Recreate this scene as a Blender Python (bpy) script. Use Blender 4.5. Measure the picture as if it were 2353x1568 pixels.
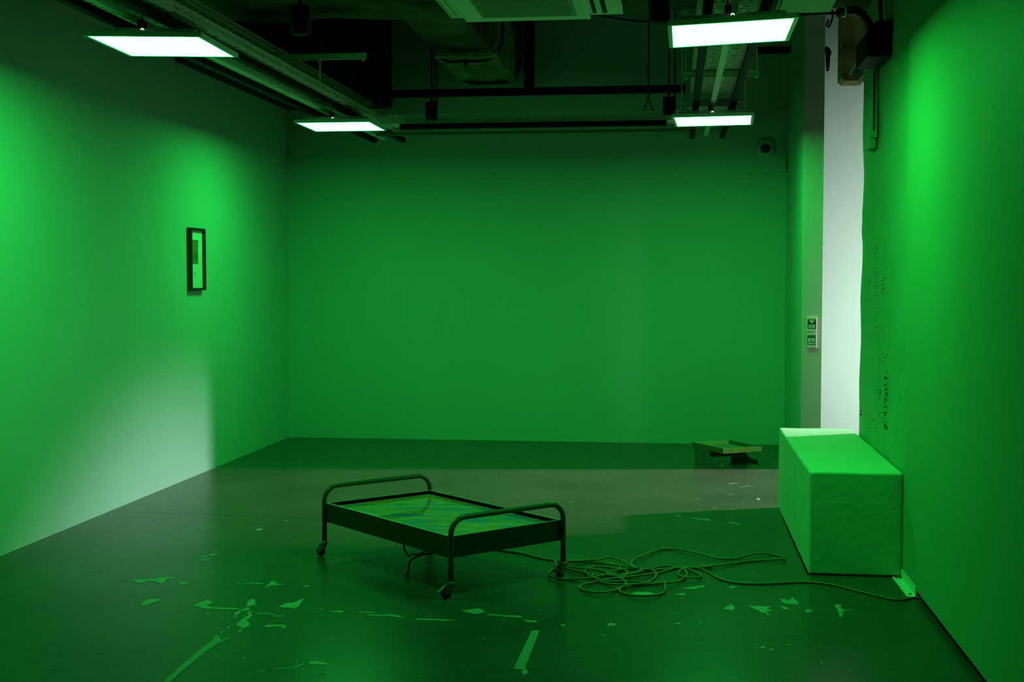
import bpy, bmesh, math, random
from mathutils import Vector, Matrix
random.seed(7)
for o in list(bpy.data.objects): bpy.data.objects.remove(o)
SC = bpy.context.scene
COL = SC.collection
PI = math.pi

# ------------------------------------------------------------------ camera
FPX, PW, PH = 2950.0, 2353, 1568
YAW = math.atan((1550 - PW/2)/math.hypot(FPX, 144)); PITCH = math.atan(144/FPX)
CF = Vector((-math.sin(YAW)*math.cos(PITCH), math.cos(YAW)*math.cos(PITCH), -math.sin(PITCH)))
CR = Vector((math.cos(YAW), math.sin(YAW), 0)); CU = CR.cross(CF)
CP = Vector((0, 0, 1.6))
cam = bpy.data.cameras.new('camera'); camo = bpy.data.objects.new('camera', cam); COL.objects.link(camo)
cam.sensor_width = 36.0; cam.lens = 36.0*FPX/PW; cam.clip_start = 0.05
m = Matrix((CR, CU, -CF)).transposed().to_4x4(); m.translation = CP; camo.matrix_world = m
SC.camera = camo
# survey helpers: where a sight line meets a real plane of the room
def ray(x, y): return CF + CR*((x-PW/2)/FPX) - CU*((y-PH/2)/FPX)
def onz(x, y, z=0.0): d = ray(x, y); return CP + d*((z-CP.z)/d.z)

# ------------------------------------------------------------------ world, exposure
w = bpy.data.worlds.new('world'); SC.world = w; w.use_nodes = True
w.node_tree.nodes['Background'].inputs[0].default_value = (0, 0, 0, 1)
w.node_tree.nodes['Background'].inputs[1].default_value = 0
SC.view_settings.view_transform = 'Standard'; SC.view_settings.look = 'None'
SC.view_settings.exposure = 0; SC.view_settings.gamma = 1
SC.view_settings.use_curve_mapping = False

# ------------------------------------------------------------------ neighbouring white room: spotlight and an added fill
def area(name, loc, to, sx, sy, power, col, spread=PI):
    l = bpy.data.lights.new(name, 'AREA'); l.shape = 'RECTANGLE'; l.size = sx; l.size_y = sy
    l.energy = power; l.color = col; l.spread = spread
    o = bpy.data.objects.new(name, l); COL.objects.link(o); o.location = loc
    o.rotation_euler = (Vector(to)-Vector(loc)).to_track_quat('-Z', 'Y').to_euler()
    return o
LAMP = (0.97, 36.0, 4.0)          # radiance of the green panels
area('gallery_fill', (3.8, 8.4, 1.3), (3.1, 12.6, 1.15), 1.1, 0.9, 47, (0.80, 1.0, 0.88), math.radians(72))  # unseen fill, added to brighten the white wall and the pier
sl = bpy.data.lights.new('gallery_spot', 'SPOT'); sl.energy = 5500; sl.color = (1.0, 0.94, 0.97)
sl.spot_size = math.radians(34); sl.spot_blend = 0.85; sl.shadow_soft_size = 0.18
slo = bpy.data.objects.new('gallery_spot', sl); COL.objects.link(slo); slo.location = (7.3, 11.72, 4.0)
slo.rotation_euler = Vector((-.978, -.215, -.60)).to_track_quat('-Z', 'Y').to_euler()

# ------------------------------------------------------------------ materials
def mat(name, col, rough=0.6, metal=0.0, spec=0.5, noise=0.0, nscale=8.0, bump=0.0, bscale=60.0, coat=0.0, var=None):
    M = bpy.data.materials.new(name); M.use_nodes = True; nt = M.node_tree
    b = nt.nodes['Principled BSDF']
    b.inputs['Base Color'].default_value = (*col, 1); b.inputs['Roughness'].default_value = rough
    b.inputs['Metallic'].default_value = metal; b.inputs['Specular IOR Level'].default_value = spec
    b.inputs['Coat Weight'].default_value = coat
    tc = nt.nodes.new('ShaderNodeTexCoord')
    if noise > 0:
        n = nt.nodes.new('ShaderNodeTexNoise'); n.inputs['Scale'].default_value = nscale; n.inputs['Detail'].default_value = 6
        nt.links.new(tc.outputs['Object'], n.inputs['Vector'])
        r = nt.nodes.new('ShaderNodeValToRGB')
        v = var or col
        r.color_ramp.elements[0].position = 0.3; r.color_ramp.elements[1].position = 0.7
        r.color_ramp.elements[0].color = (*[c*(1-noise) for c in v], 1); r.color_ramp.elements[1].color = (*[min(1, c*(1+noise)) for c in col], 1)
        nt.links.new(n.outputs['Fac'], r.inputs[0]); nt.links.new(r.outputs[0], b.inputs['Base Color'])
    if bump > 0:
        n2 = nt.nodes.new('ShaderNodeTexNoise'); n2.inputs['Scale'].default_value = bscale; n2.inputs['Detail'].default_value = 4
        nt.links.new(tc.outputs['Object'], n2.inputs['Vector'])
        bp = nt.nodes.new('ShaderNodeBump'); bp.inputs['Strength'].default_value = bump; bp.inputs['Distance'].default_value = 0.01
        nt.links.new(n2.outputs['Fac'], bp.inputs['Height']); nt.links.new(bp.outputs[0], b.inputs['Normal'])
    return M
def emis(name, rgb, strength=1.0):
    M = bpy.data.materials.new(name); M.use_nodes = True; nt = M.node_tree
    nt.nodes.remove(nt.nodes['Principled BSDF'])
    e = nt.nodes.new('ShaderNodeEmission'); s = max(rgb)
    e.inputs[0].default_value = (*[c/s for c in rgb], 1); e.inputs[1].default_value = s*strength
    nt.links.new(e.outputs[0], nt.nodes['Material Output'].inputs[0]); return M

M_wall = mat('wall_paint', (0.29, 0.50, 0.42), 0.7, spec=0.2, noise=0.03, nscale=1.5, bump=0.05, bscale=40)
M_rough = mat('rough_plaster', (0.20, 0.43, 0.26), 0.75, spec=0.2, noise=0.05, nscale=5, bump=0.5, bscale=14)
M_panel = mat('panel_paint', (0.20, 0.42, 0.24), 0.6, spec=0.25, noise=0.02, nscale=2, bump=0.03, bscale=50)
M_white = mat('white_paint', (0.80, 0.84, 0.80), 0.7, spec=0.2, noise=0.02, nscale=2)
M_ceil = mat('dark_ceiling', (0.035, 0.05, 0.035), 0.9, spec=0.1, noise=0.5, nscale=3, bump=0.5, bscale=12)
M_conc = mat('raw_concrete', (0.065, 0.085, 0.05), 0.95, spec=0.1, noise=0.75, nscale=2.2, bump=1.0, bscale=9)
M_galv = mat('galvanised_steel', (0.68, 0.72, 0.66), 0.5, metal=0.15, noise=0.12, nscale=30)
M_black = mat('black_metal', (0.005, 0.005, 0.005), 0.6, spec=0.12)
M_blackpl = mat('black_plastic', (0.012, 0.012, 0.012), 0.4)
M_rubber = mat('rubber', (0.01, 0.01, 0.01), 0.7)
M_frame = mat('frame_alu', (0.75, 0.80, 0.78), 0.45)
M_ac = mat('ac_plastic', (0.80, 0.86, 0.82), 0.6)
M_grille = mat('ac_grille', (0.30, 0.36, 0.2), 0.8)
M_bedsteel = mat('powder_coated_tube', (0.045, 0.06, 0.025), 0.4, spec=.35, coat=0.12)
M_bedbox = mat('powder_coated_box', (0.026, 0.032, 0.015), 0.6, spec=.15)
M_bedrim = mat('pale_rim', (0.22, 0.36, 0.2), 0.45)
M_chrome = mat('caster_steel', (0.10, 0.14, 0.09), 0.35, metal=0.3)
M_cable = mat('pale_cable', (0.20, 0.15, 0.05), 0.45)
M_cableb = mat('black_cable', (0.012, 0.012, 0.012), 0.5)
M_cableo = mat('orange_cable', (0.9, 0.25, 0.05), 0.5)
M_ply = mat('plywood_edge', (0.90, 0.52, 0.28), 0.6, noise=0.12, nscale=22)
M_greenply = mat('laminate_face', (0.08, 0.12, 0.06), 0.5)
M_brown = mat('brown_board', (0.12, 0.06, 0.03), 0.6)
M_wood = mat('weathered_wood', (0.42, 0.25, 0.14), 0.9, noise=0.6, nscale=5, bump=0.6, bscale=12)
M_plaster = mat('plaster_remnant', (0.62, 0.6, 0.5), 0.9)
M_slate = mat('grey_filler', (0.12, 0.14, 0.14), 0.9)
M_chip = mat('bare_screed', (0.25, 0.28, 0.22), 0.5, noise=0.15, nscale=20)
M_tape = mat('old_tape', (0.21, 0.24, 0.18), 0.5, noise=0.15, nscale=12)
M_dark = mat('gap_dark', (0.004, 0.004, 0.004), 0.9, spec=0.05)
M_mat_ = mat('mount_board', (0.62, 0.80, 0.72), 0.7)
M_print = mat('photo_print', (0.16, 0.20, 0.05), 0.6, noise=0.5, nscale=14)
M_wool = mat('duct_wrap', (0.16, 0.2, 0.1), 0.9, noise=0.6, nscale=4, bump=1.0, bscale=6)
M_plate = mat('bracket_steel', (0.62, 0.8, 0.66), 0.5)
M_switch = mat('switch_plastic', (0.62, 0.60, 0.52), 0.45)
M_ink = mat('sign_black', (0.01, 0.02, 0.015), 0.6)
M_inkg = mat('sign_green', (0.01, 0.12, 0.05), 0.6)
M_inkl = mat('sign_pale', (0.42, 0.62, 0.50), 0.6)
M_lamp = emis('panel_glow', LAMP)
M_glint = emis('eyelet_glint', (0.9, 1.6, 0.9))  # glow stands in for the bright reflection on each eyelet, no lamp there

# floor: worn dark coating, patchy gloss, fine scratches
def floor_mat():
    M = bpy.data.materials.new('worn_floor'); M.use_nodes = True; nt = M.node_tree; b = nt.nodes['Principled BSDF']
    tc = nt.nodes.new('ShaderNodeTexCoord')
    n = nt.nodes.new('ShaderNodeTexNoise'); n.inputs['Scale'].default_value = 1.3; n.inputs['Detail'].default_value = 8
    nt.links.new(tc.outputs['Object'], n.inputs['Vector'])
    r = nt.nodes.new('ShaderNodeValToRGB'); r.color_ramp.elements[0].position = 0.35; r.color_ramp.elements[1].position = 0.7
    r.color_ramp.elements[0].color = (0.045, 0.052, 0.036, 1); r.color_ramp.elements[1].color = (0.068, 0.075, 0.054, 1)
    nt.links.new(n.outputs['Fac'], r.inputs[0])
    mp = nt.nodes.new('ShaderNodeMapping'); mp.inputs['Scale'].default_value = (2.2, 7.0, 1); mp.inputs['Rotation'].default_value = (0, 0, 0.12)
    nt.links.new(tc.outputs['Object'], mp.inputs['Vector'])
    n2 = nt.nodes.new('ShaderNodeTexNoise'); n2.inputs['Scale'].default_value = 3.0; n2.inputs['Detail'].default_value = 10; n2.inputs['Roughness'].default_value = 0.75
    nt.links.new(mp.outputs[0], n2.inputs['Vector'])
    r2 = nt.nodes.new('ShaderNodeValToRGB'); r2.color_ramp.elements[0].position = 0.70; r2.color_ramp.elements[1].position = 0.74
    r2.color_ramp.elements[0].color = (0, 0, 0, 1); r2.color_ramp.elements[1].color = (0.8, 0.8, 0.8, 1)
    nt.links.new(n2.outputs['Fac'], r2.inputs[0])
    mx = nt.nodes.new('ShaderNodeMix'); mx.data_type = 'RGBA'
    nt.links.new(r2.outputs[0], mx.inputs['Factor']); nt.links.new(r.outputs[0], mx.inputs['A']); mx.inputs['B'].default_value = (0.19, 0.21, 0.17, 1)
    nt.links.new(mx.outputs['Result'], b.inputs['Base Color'])
    mr = nt.nodes.new('ShaderNodeMapRange'); mr.inputs['To Min'].default_value = 0.21; mr.inputs['To Max'].default_value = 0.32
    nt.links.new(n2.outputs['Fac'], mr.inputs['Value']); nt.links.new(mr.outputs[0], b.inputs['Roughness'])
    bp = nt.nodes.new('ShaderNodeBump'); bp.inputs['Strength'].default_value = 0.04; bp.inputs['Distance'].default_value = 0.01
    nt.links.new(n.outputs['Fac'], bp.inputs['Height']); nt.links.new(bp.outputs[0], b.inputs['Normal'])
    b.inputs['Specular IOR Level'].default_value = 0.24
    return M
M_floor = floor_mat()

# ------------------------------------------------------------------ mesh helpers
class MB:
    def __init__(s): s.v = []; s.f = []
    def add(s, vs, fs):
        k = len(s.v); s.v += [tuple(v) for v in vs]; s.f += [tuple(i+k for i in f) for f in fs]; return s
    def box(s, x0, x1, y0, y1, z0, z1):
        vs = [(x, y, z) for z in (z0, z1) for y in (y0, y1) for x in (x0, x1)]
        return s.add(vs, [(0, 2, 3, 1), (4, 5, 7, 6), (0, 1, 5, 4), (2, 6, 7, 3), (0, 4, 6, 2), (1, 3, 7, 5)])
    def obox(s, O, A, B, C):
        O, A, B, C = map(Vector, (O, A, B, C))
        vs = [O, O+A, O+A+B, O+B, O+C, O+A+C, O+A+B+C, O+B+C]
        return s.add(vs, [(0, 3, 2, 1), (4, 5, 6, 7), (0, 1, 5, 4), (1, 2, 6, 5), (2, 3, 7, 6), (3, 0, 4, 7)])
    def prism(s, pts, ext):
        n = len(pts); ext = Vector(ext); P = [Vector(p) for p in pts]
        return s.add(P+[p+ext for p in P], [tuple(range(n-1, -1, -1)), tuple(range(n, 2*n))]+[(i, (i+1) % n, (i+1) % n+n, i+n) for i in range(n)])
    def tube(s, pts, r, n=10, cap=True):
        P = [Vector(p) for p in pts]; k0 = len(s.v); T = []
        for i in range(len(P)):
            t = (P[min(i+1, len(P)-1)]-P[max(i-1, 0)]); T.append(t.normalized() if t.length > 1e-9 else Vector((0, 0, 1)))
        u = T[0].orthogonal().normalized()
        for i, p in enumerate(P):
            u = (u-T[i]*u.dot(T[i])); u = u.normalized() if u.length > 1e-6 else T[i].orthogonal().normalized()
            v = T[i].cross(u); rr = r[i] if isinstance(r, (list, tuple)) else r
            for k in range(n):
                a = 2*PI*k/n; s.v.append(tuple(p+(u*math.cos(a)+v*math.sin(a))*rr))
        for i in range(len(P)-1):
            for k in range(n):
                a, b = k0+i*n+k, k0+i*n+(k+1) % n; s.f.append((a, b, b+n, a+n))
        if cap:
            s.f.append(tuple(k0+k for k in range(n-1, -1, -1))); s.f.append(tuple(k0+(len(P)-1)*n+k for k in range(n)))
        return s
    def lathe(s, c, prof, axis=(0, 0, 1), n=20):
        c = Vector(c); ax = Vector(axis).normalized(); u = ax.orthogonal().normalized(); v = ax.cross(u); k0 = len(s.v)
        for r, h in prof:
            for k in range(n):
                a = 2*PI*k/n; s.v.append(tuple(c+ax*h+(u*math.cos(a)+v*math.sin(a))*r))
        for i in range(len(prof)-1):
            for k in range(n):
                a, b = k0+i*n+k, k0+i*n+(k+1) % n; s.f.append((a, b, b+n, a+n))
        s.f.append(tuple(k0+k for k in range(n-1, -1, -1))); s.f.append(tuple(k0+(len(prof)-1)*n+k for k in range(n)))
        return s
    def plate(s, O, U, V, N, L, W, t, rows):
        """plate L along U, W along V, thickness t along N; rows = [(v0,v1,[(u0,u1),..])] of real openings"""
        O, U, V, N = Vector(O), Vector(U), Vector(V), Vector(N)
        def b(u0, u1, v0, v1):
            if u1-u0 > 1e-5 and v1-v0 > 1e-5: s.obox(O+U*u0+V*v0, U*(u1-u0), V*(v1-v0), N*t)
        v = 0
        for v0, v1, hs in rows:
            b(0, L, v, v0); u = 0
            for u0, u1 in hs: b(u, u0, v0, v1); u = u1
            b(u, L, v0, v1); v = v1
        b(0, L, v, W); return s
    def build(s, name, m, parent=None, smooth=False, bevel=0.0):
        me = bpy.data.meshes.new(name); me.from_pydata(s.v, [], s.f); me.update()
        bm = bmesh.new(); bm.from_mesh(me); bmesh.ops.recalc_face_normals(bm, faces=bm.faces)
        if bevel > 0: bmesh.ops.bevel(bm, geom=bm.edges, offset=bevel, segments=2, affect='EDGES', profile=0.5)
        bm.to_mesh(me); bm.free()
        if smooth:
            for p in me.polygons: p.use_smooth = len(p.vertices) < 5
        me.materials.append(m)
        o = bpy.data.objects.new(name, me); COL.objects.link(o)
        if parent: o.parent = parent; o.matrix_parent_inverse = Matrix.Translation(parent.location).inverted() if parent.type == 'EMPTY' and parent.parent is None else Matrix()
        return o
def tag(o, label=None, cat=None, group=None, kind=None):
    for k, v in (('label', label), ('category', cat), ('group', group), ('kind', kind)):
        if v: o[k] = v
    return o
def thing(name, label, cat, loc=(0, 0, 0), group=None):
    o = bpy.data.objects.new(name, None); o.empty_display_size = 0.1; COL.objects.link(o); o.location = loc
    return tag(o, label, cat, group)
def struct(o): o['kind'] = 'structure'; return o

# ------------------------------------------------------------------ room shell
XL, XR, XB, YB, ZT = -3.845, 1.22, 1.055, 12.5, 4.5
# floor in two pours with a recessed saw cut between them
cl, cr = (-3.95, 8.36), (1.6, 8.02)
fl = MB()
zf = -0.12
fl.prism([(-4.0, -3, zf), (8.0, -3, zf), (8.0, 8.02-.4*.06, zf), (cr[0], cr[1], zf), (cl[0]-.05, cl[1], zf)], (0, 0, 0.12))
fl.prism([(-4.0, 8.366, zf), (cr[0], cr[1]+.005, zf), (8.0, 8.001, zf), (8.0, 14, zf), (-4.0, 14, zf)], (0, 0, 0.12))
flo = struct(fl.build('floor', M_floor)); 
MB().box(-4.0, 8, 7.9, 8.5, -0.14, -0.006).build('joint_filler', M_dark, flo)
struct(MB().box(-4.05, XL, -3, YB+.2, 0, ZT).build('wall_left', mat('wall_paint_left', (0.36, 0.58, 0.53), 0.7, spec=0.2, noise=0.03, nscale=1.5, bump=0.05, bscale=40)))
struct(MB().box(-4.05, XB, YB, YB+.2, 0, ZT).build('wall_back', M_wall))
# right wall beyond the opening: a pier whose end faces the camera
pier = MB().box(XB, 1.213, 10.95, YB+.2, 0, ZT)
pro = struct(pier.build('wall_right_far', M_wall))
struct(MB().box(XB+.003, 1.221, 10.94, 10.952, 0, ZT).build('trim_1', mat('pier_end', (.50, .48, .44), .7, spec=.2)))
# right wall: rough plastered column with an uneven free edge, drywall panel in front of it
def column():
    b = bmesh.new(); ny, nz = 26, 110; G = []
    for j in range(nz+1):
        z = ZT*j/nz; row = []
        e = 8.80+0.012*math.sin(z*5.1)+0.010*math.sin(z*13+1)+random.uniform(-.006, .006)+(0.02 if 1.85 < z < 1.95 else 0)
        for i in range(ny+1):
            t = i/ny; y = 6.9+(e-6.9)*t
            x = XR+.008+0.004*math.sin(y*9+z*2)+0.003*math.sin(z*11+y*3)
            if t > .95: x += (t-.95)*0.15
            row.append(b.verts.new((x, y, z)))
        G.append(row)
    for j in range(nz):
        for i in range(ny): b.faces.new((G[j][i], G[j][i+1], G[j+1][i+1], G[j+1][i]))
    back = [[b.verts.new((1.46, 6.9, ZT*j/nz)), b.verts.new((1.46, 8.80, ZT*j/nz))] for j in range(nz+1)]
    for j in range(nz):
        b.faces.new((G[j][ny], back[j][1], back[j+1][1], G[j+1][ny]))
        b.faces.new((back[j][1], back[j][0], back[j+1][0], back[j+1][1]))
        b.faces.new((back[j][0], G[j][0], G[j+1][0], back[j+1][0]))
    bmesh.ops.recalc_face_normals(b, faces=b.faces)
    me = bpy.data.meshes.new('wall_right'); b.to_mesh(me); b.free()
    for p in me.polygons: p.use_smooth = True
    me.materials.append(M_rough); o = bpy.data.objects.new('wall_right', me); COL.objects.link(o); return o
wr = struct(column())
# pocks in the plaster
pk = MB()
for (px, py, s) in [(random.gauss(2022, 9), random.uniform(560, 990), random.uniform(.5, 1.3)) for _ in range(60)]+[(random.gauss(2037, 2), random.uniform(850, 990), random.uniform(.8, 1.8)) for _ in range(24)]+[(2037, 870, 3), (2036, 885, 3), (2038, 905, 3), (2036, 918, 3), (2037, 936, 4), (2033, 925, 2), (2039, 895, 2), (2034, 948, 3), (2030, 655, 2), (2033, 662, 2.5), (2031, 645, 2), (2026, 640, 1.5), (2035, 638, 2), (2029, 668, 2), (2000, 648, 1.6), (2012, 625, 1.4), (2018, 635, 1.4), (2024, 820, 2), (2036, 822, 2), (2032, 830, 1.5), (2040, 815, 1.6), (2014, 985, 1.6), (2036, 983, 1.6), (2025, 900, 1.5), (1981, 945, 3), (1980, 953, 2.5), (2016, 770, 1.2), (2020, 780, 1.2), (2036, 955, 2), (2034, 868, 1.5), (2022, 955, 1.3)]:
    d = ray(px, py); P = CP+d*((XR+.010)/d.x); r = s/FPX*P.y*.62
    n = 7; pts = [(XR+.001, P.y+math.cos(2*PI*k/n)*r*2.6*random.uniform(.5, 1.2), P.z+math.sin(2*PI*k/n)*r*random.uniform(.7, 1.5)) for k in range(n)]
    pk.prism(pts, (0.008, 0, 0))
pko = pk.build('plaster_pocks', mat('pock_dark', (0.02, 0.04, 0.02), 0.9), wr); pko['kind'] = 'stuff'; pko['label'] = 'small dark pits where plaster has broken away'
struct(MB().box(XR+.01, 1.46, -3, 6.9, 0, ZT).build('wall_right_near', M_dark))
pn = struct(MB().box(XR-.006, XR+.012, -3, 6.985, 0.032, 2.868).build('trim_2', M_panel, bevel=0.002))
MB().box(XR-.004, XR+.012, 6.985, 6.993, 0.032, 2.868).build('shadow_gap', M_dark, pn)
struct(MB().box(XR-.002, XR+.012, -3, 6.975, 2.872, ZT).build('trim_3', M_panel))
struct(MB().box(-4.05, 1.46, -3.2, -3, 0, ZT).build('wall_front', mat('front_wall', (.05, .08, .06), .8)))
struct(MB().box(-4.05, 8.2, -3.2, 14, ZT, ZT+.1).build('ceiling', M_ceil))
# neighbouring white room
struct(MB().box(1.213, 8.2, 12.6, 12.8, 0, ZT).build('wall_gallery_back', M_white))
struct(MB().box(8.0, 8.2, 5.8, 12.8, 0, ZT).build('wall_gallery_side', M_white))
struct(MB().box(1.46, 8.2, 5.8, 6.0, 0, ZT).build('wall_gallery_front', M_white))

# concrete beam across the ceiling
bb0 = bmesh.new(); bmesh.ops.create_cube(bb0, size=1); bmesh.ops.subdivide_edges(bb0, edges=bb0.edges, cuts=34, use_grid_fill=True)
for v in bb0.verts:
    c = v.co.copy(); v.co = Vector((XL+(c.x+.5)*(XR-XL), 7.6+(c.y+.5)*(.92+.10*(c.x+.5)), 3.35+(c.z+.5)*.55))+Vector((0, random.uniform(-.006, .006), random.uniform(-.008, .008)+.012*math.sin(c.x*40)*math.sin(c.y*9)))
me = bpy.data.meshes.new('concrete_beam'); bb0.to_mesh(me); bb0.free(); me.materials.append(M_conc)
bm_o = bpy.data.objects.new('concrete_beam', me); COL.objects.link(bm_o)
tag(bm_o, 'rough dark concrete beam crossing the ceiling above the lamps', 'beam')
# dark recess box of ventilation plant upper left of back wall
tag(MB().box(XL+.01, -2.77, 9.6, YB-.01, 3.27, 4.3).build('duct_casing', M_black, bevel=.01), 'large black duct casing in the upper left corner by the back wall', 'duct')

# ------------------------------------------------------------------ led panel lights
def panel_light(cx, cy, rz, tilt, label):
    S = 0.31; z = 2.83
    t = thing('panel_light', label, 'lamp', (cx, cy, z), 'square ceiling panel lights')
    f = MB()
    fw = .021
    for a in (-1, 1):
        f.box(min(a*S, a*(S-fw)), max(a*S, a*(S-fw)), -S, S, -.002, .022)
        f.box(-S+fw, S-fw, min(a*S, a*(S-fw)), max(a*S, a*(S-fw)), -.002, .022)
    fo = f.build('frame', M_frame)
    d = MB().box(-S+fw, S-fw, -S+fw, S-fw, .0, .006).build('diffuser', M_lamp)
    bk = MB().box(-S+fw+.001, S-fw-.001, -S+fw+.001, S-fw-.001, .008, .02)
    bk.prism([(-S*.86, -S*.86, .022), (S*.86, -S*.86, .022), (S*.80, -S*.80, .05), (-S*.80, -S*.80, .05)], (0, S*1.66, 0))
    b = bk.build('back_cover', M_frame)
    br = MB().box(-.035, -.005, -.28, -.22, .05, .085).tube([(-.02, -.25, .085), (-.02, -.25, .12)], .004, 6).build('bracket', M_black)
    e = MB().tube([(.0+.0075*math.cos(a), -.30, .030+.0075*math.sin(a)) for a in [PI*k/8 for k in range(9)]], .0026, 6).build('eyelet', M_glint)
    dr = MB().box(.05, .20, -.05, .0, .05, .075).build('driver', M_frame)
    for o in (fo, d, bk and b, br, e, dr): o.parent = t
    t.rotation_euler = (0, math.radians(tilt), math.radians(rz))
    return t
panel_light(-2.70, 6.60, 2.0, 1.4, 'square green-glowing ceiling panel lamp, large one at upper left')
panel_light(-2.685, 10.23, 0.8, 0, 'square glowing ceiling panel lamp at left, farther one near the back wall')
panel_light(0.272, 6.60, -.5, -2.2, 'square glowing ceiling panel lamp, large tilted one at upper right')
panel_light(0.292, 10.23, -2.6, -.3, 'square glowing ceiling panel lamp at right, farther one near the back wall')

# ------------------------------------------------------------------ cable trays
def track(name, x0, x1, z0, z1, y0, y1, m, label, cat, group=None):
    o = MB().box(x0, x1, y0, y1, z0, z1).build(name, m, bevel=0.002); return tag(o, label, cat, group)
def tray_assembly(xc, side):
    y0, y1 = 3.2, 12.38; z = 2.925
    for s, wd in ((-1, 'left'), (1, 'right')):
        x = xc+s*.142
        track('light_track', x-.024, x+.024, z, z+.042, y0, y1, M_black, 'black lighting track hung under the %s edge of the %s cable tray' % (wd, side), 'track')
    x = .285 if xc > 0 else -2.80
    track('strut_channel', x-.020, x+.020, 2.940, 2.962, y0, y1-.1, M_frame, 'pale metal strip channel down the middle of the %s cable tray' % side, 'channel')
    zb = 3.019; tc_ = xc if xc > 0 else -2.84
    t = thing('cable_tray', 'perforated galvanised cable tray with cross ribs running along the %s of the ceiling' % side, 'cable tray', (tc_, y0, zb))
    W = 0.37; L = y1-y0-.05; p = MB(); rows = []; v = 0.03
    k = 0
    while v < L-.11:
        hs = [(.025+i*.046, .025+i*.046+.022) for i in range(7)] if k % 2 == 0 else [(.02+i*.07, .02+i*.07+.042) for i in range(5)]
        rows.append((v, v+.028, hs)); rows.append((v+.062, v+.078, [(.006, W-.006)])); v += .125; k += 1
    p.plate((tc_-W/2, y0, zb), (1, 0, 0), (0, 1, 0), (0, 0, 1), W, L, .002, rows)
    # rows span the V axis
    p.build('tray_bottom', M_galv, t)
    for s in (-1, 1):
        q = MB(); xs = tc_+s*W/2; hs = []; u = .02
        while u < L-.05: hs.append((u, u+.016)); u += .05
        q.plate((xs-.001, y0, zb), (0, 1, 0), (0, 0, 1), (1, 0, 0), L, .06, .002, [(.02, .032, hs)])
        q.box(xs-.001-(.012 if s > 0 else 0), xs+.001+(.012 if s < 0 else 0), y0, y0+L, zb+.06, zb+.062)
        q.build('side_rail', M_galv, t)
    return t
tray_assembly(0.298, 'right'); tray_assembly(-2.775, 'left')
M_galvd = mat('shaded_galvanised', (0.36, 0.34, 0.26), 0.6, metal=0.15, noise=0.12, nscale=30)  # darker copy of galvanised_steel; shade of the higher tray put into the colour
def side_tray(xr, zb, wd, y0, y1, label, h=.05, m_=None):
    m_ = m_ or M_galv
    t = thing('cable_tray', label, 'cable tray', (xr, y0, zb)); L = y1-y0; p = MB(); rows = []; v = .03; k = 0
    while v < L-.06:
        rows.append((v, v+.032, [(.012+(k % 2)*.02, wd-.03+(k % 2)*.018)])); v += .085; k += 1
    p.plate((xr-wd, y0, zb), (1, 0, 0), (0, 1, 0), (0, 0, 1), wd, L, .002, rows); p.build('tray_bottom', m_, t)
    for s, x in ((-1, xr-wd), (1, xr)):
        q = MB(); hs = []; u = .02
        while u < L-.03: hs.append((u, u+.016)); u += .040
        q.plate((x-.001, y0, zb), (0, 1, 0), (0, 0, 1), (1, 0, 0), L, h, .002, [(h*.28, h*.72, hs)]); q.build('side_rail', m_, t)
    return t
side_tray(-2.555, 2.968, .14, 3.2, 10.95, 'cable tray with pale slotted side rail, right beside the left panel lamps')
side_tray(-2.765, 3.172, .24, 3.2, 11.6, 'perforated cable tray with darker slotted side rail, upper one at left above the other trays', .045, M_galvd)
# splice plate on the lower tray
tag(MB().box(-2.553, -2.548, 5.2, 6.35, 2.955, 3.015).build('splice_plate', M_galv), 'plain steel splice plate on the side rail above the left front lamp', 'plate')
# cross tray at the back
t = thing('cable_tray', 'perforated cable tray crossing the room in front of the back wall', 'cable tray', (-1.2, 11.0, 2.94))
x0, x1 = -2.55, 0.10; L = x1-x0
q = MB(); hs = [(.04+i*.0625, .04+i*.0625+.018) for i in range(int(L/.0625)-1)]
q.plate((x0, 11.0, 2.94), (1, 0, 0), (0, 0, 1), (0, 1, 0), L, .078, .002, [(.042, .056, hs)]); q.build('side_rail', M_galv, t)
q = MB(); q.plate((x0, 11.3, 2.94), (1, 0, 0), (0, 0, 1), (0, 1, 0), L, .078, .002, [(.042, .056, hs)]); q.build('side_rail', M_galv, t)
q = MB(); rows = [(.02, .075, [(.06+i*.16, .06+i*.16+.02) for i in range(16)]), (.12, .18, [(.06+i*.16, .06+i*.16+.02) for i in range(16)]), (.22, .28, [(.06+i*.16, .06+i*.16+.02) for i in range(16)])]
q.plate((x0, 11.0, 2.94), (1, 0, 0), (0, 1, 0), (0, 0, 1), L, .30, .002, rows); q.build('tray_bottom', M_galv, t)
track('linear_fitting', 0, 1, 0, 1, 0, 1, M_black, 'x', 'x')  # replaced below
bpy.data.objects.remove(bpy.data.objects['linear_fitting'])
tag(MB().box(-2.36, -.075, 10.93, 10.975, 2.884, 2.93).build('light_bar', M_black, bevel=.003), 'long black light bar fixed under the cross tray at the back', 'light bar')
tag(MB().box(-2.66, .12, 11.33, 11.38, 2.878, 2.905).build('strut_rail', M_greenply), 'thin dark rail crossing under the back cable tray', 'rail')
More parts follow.
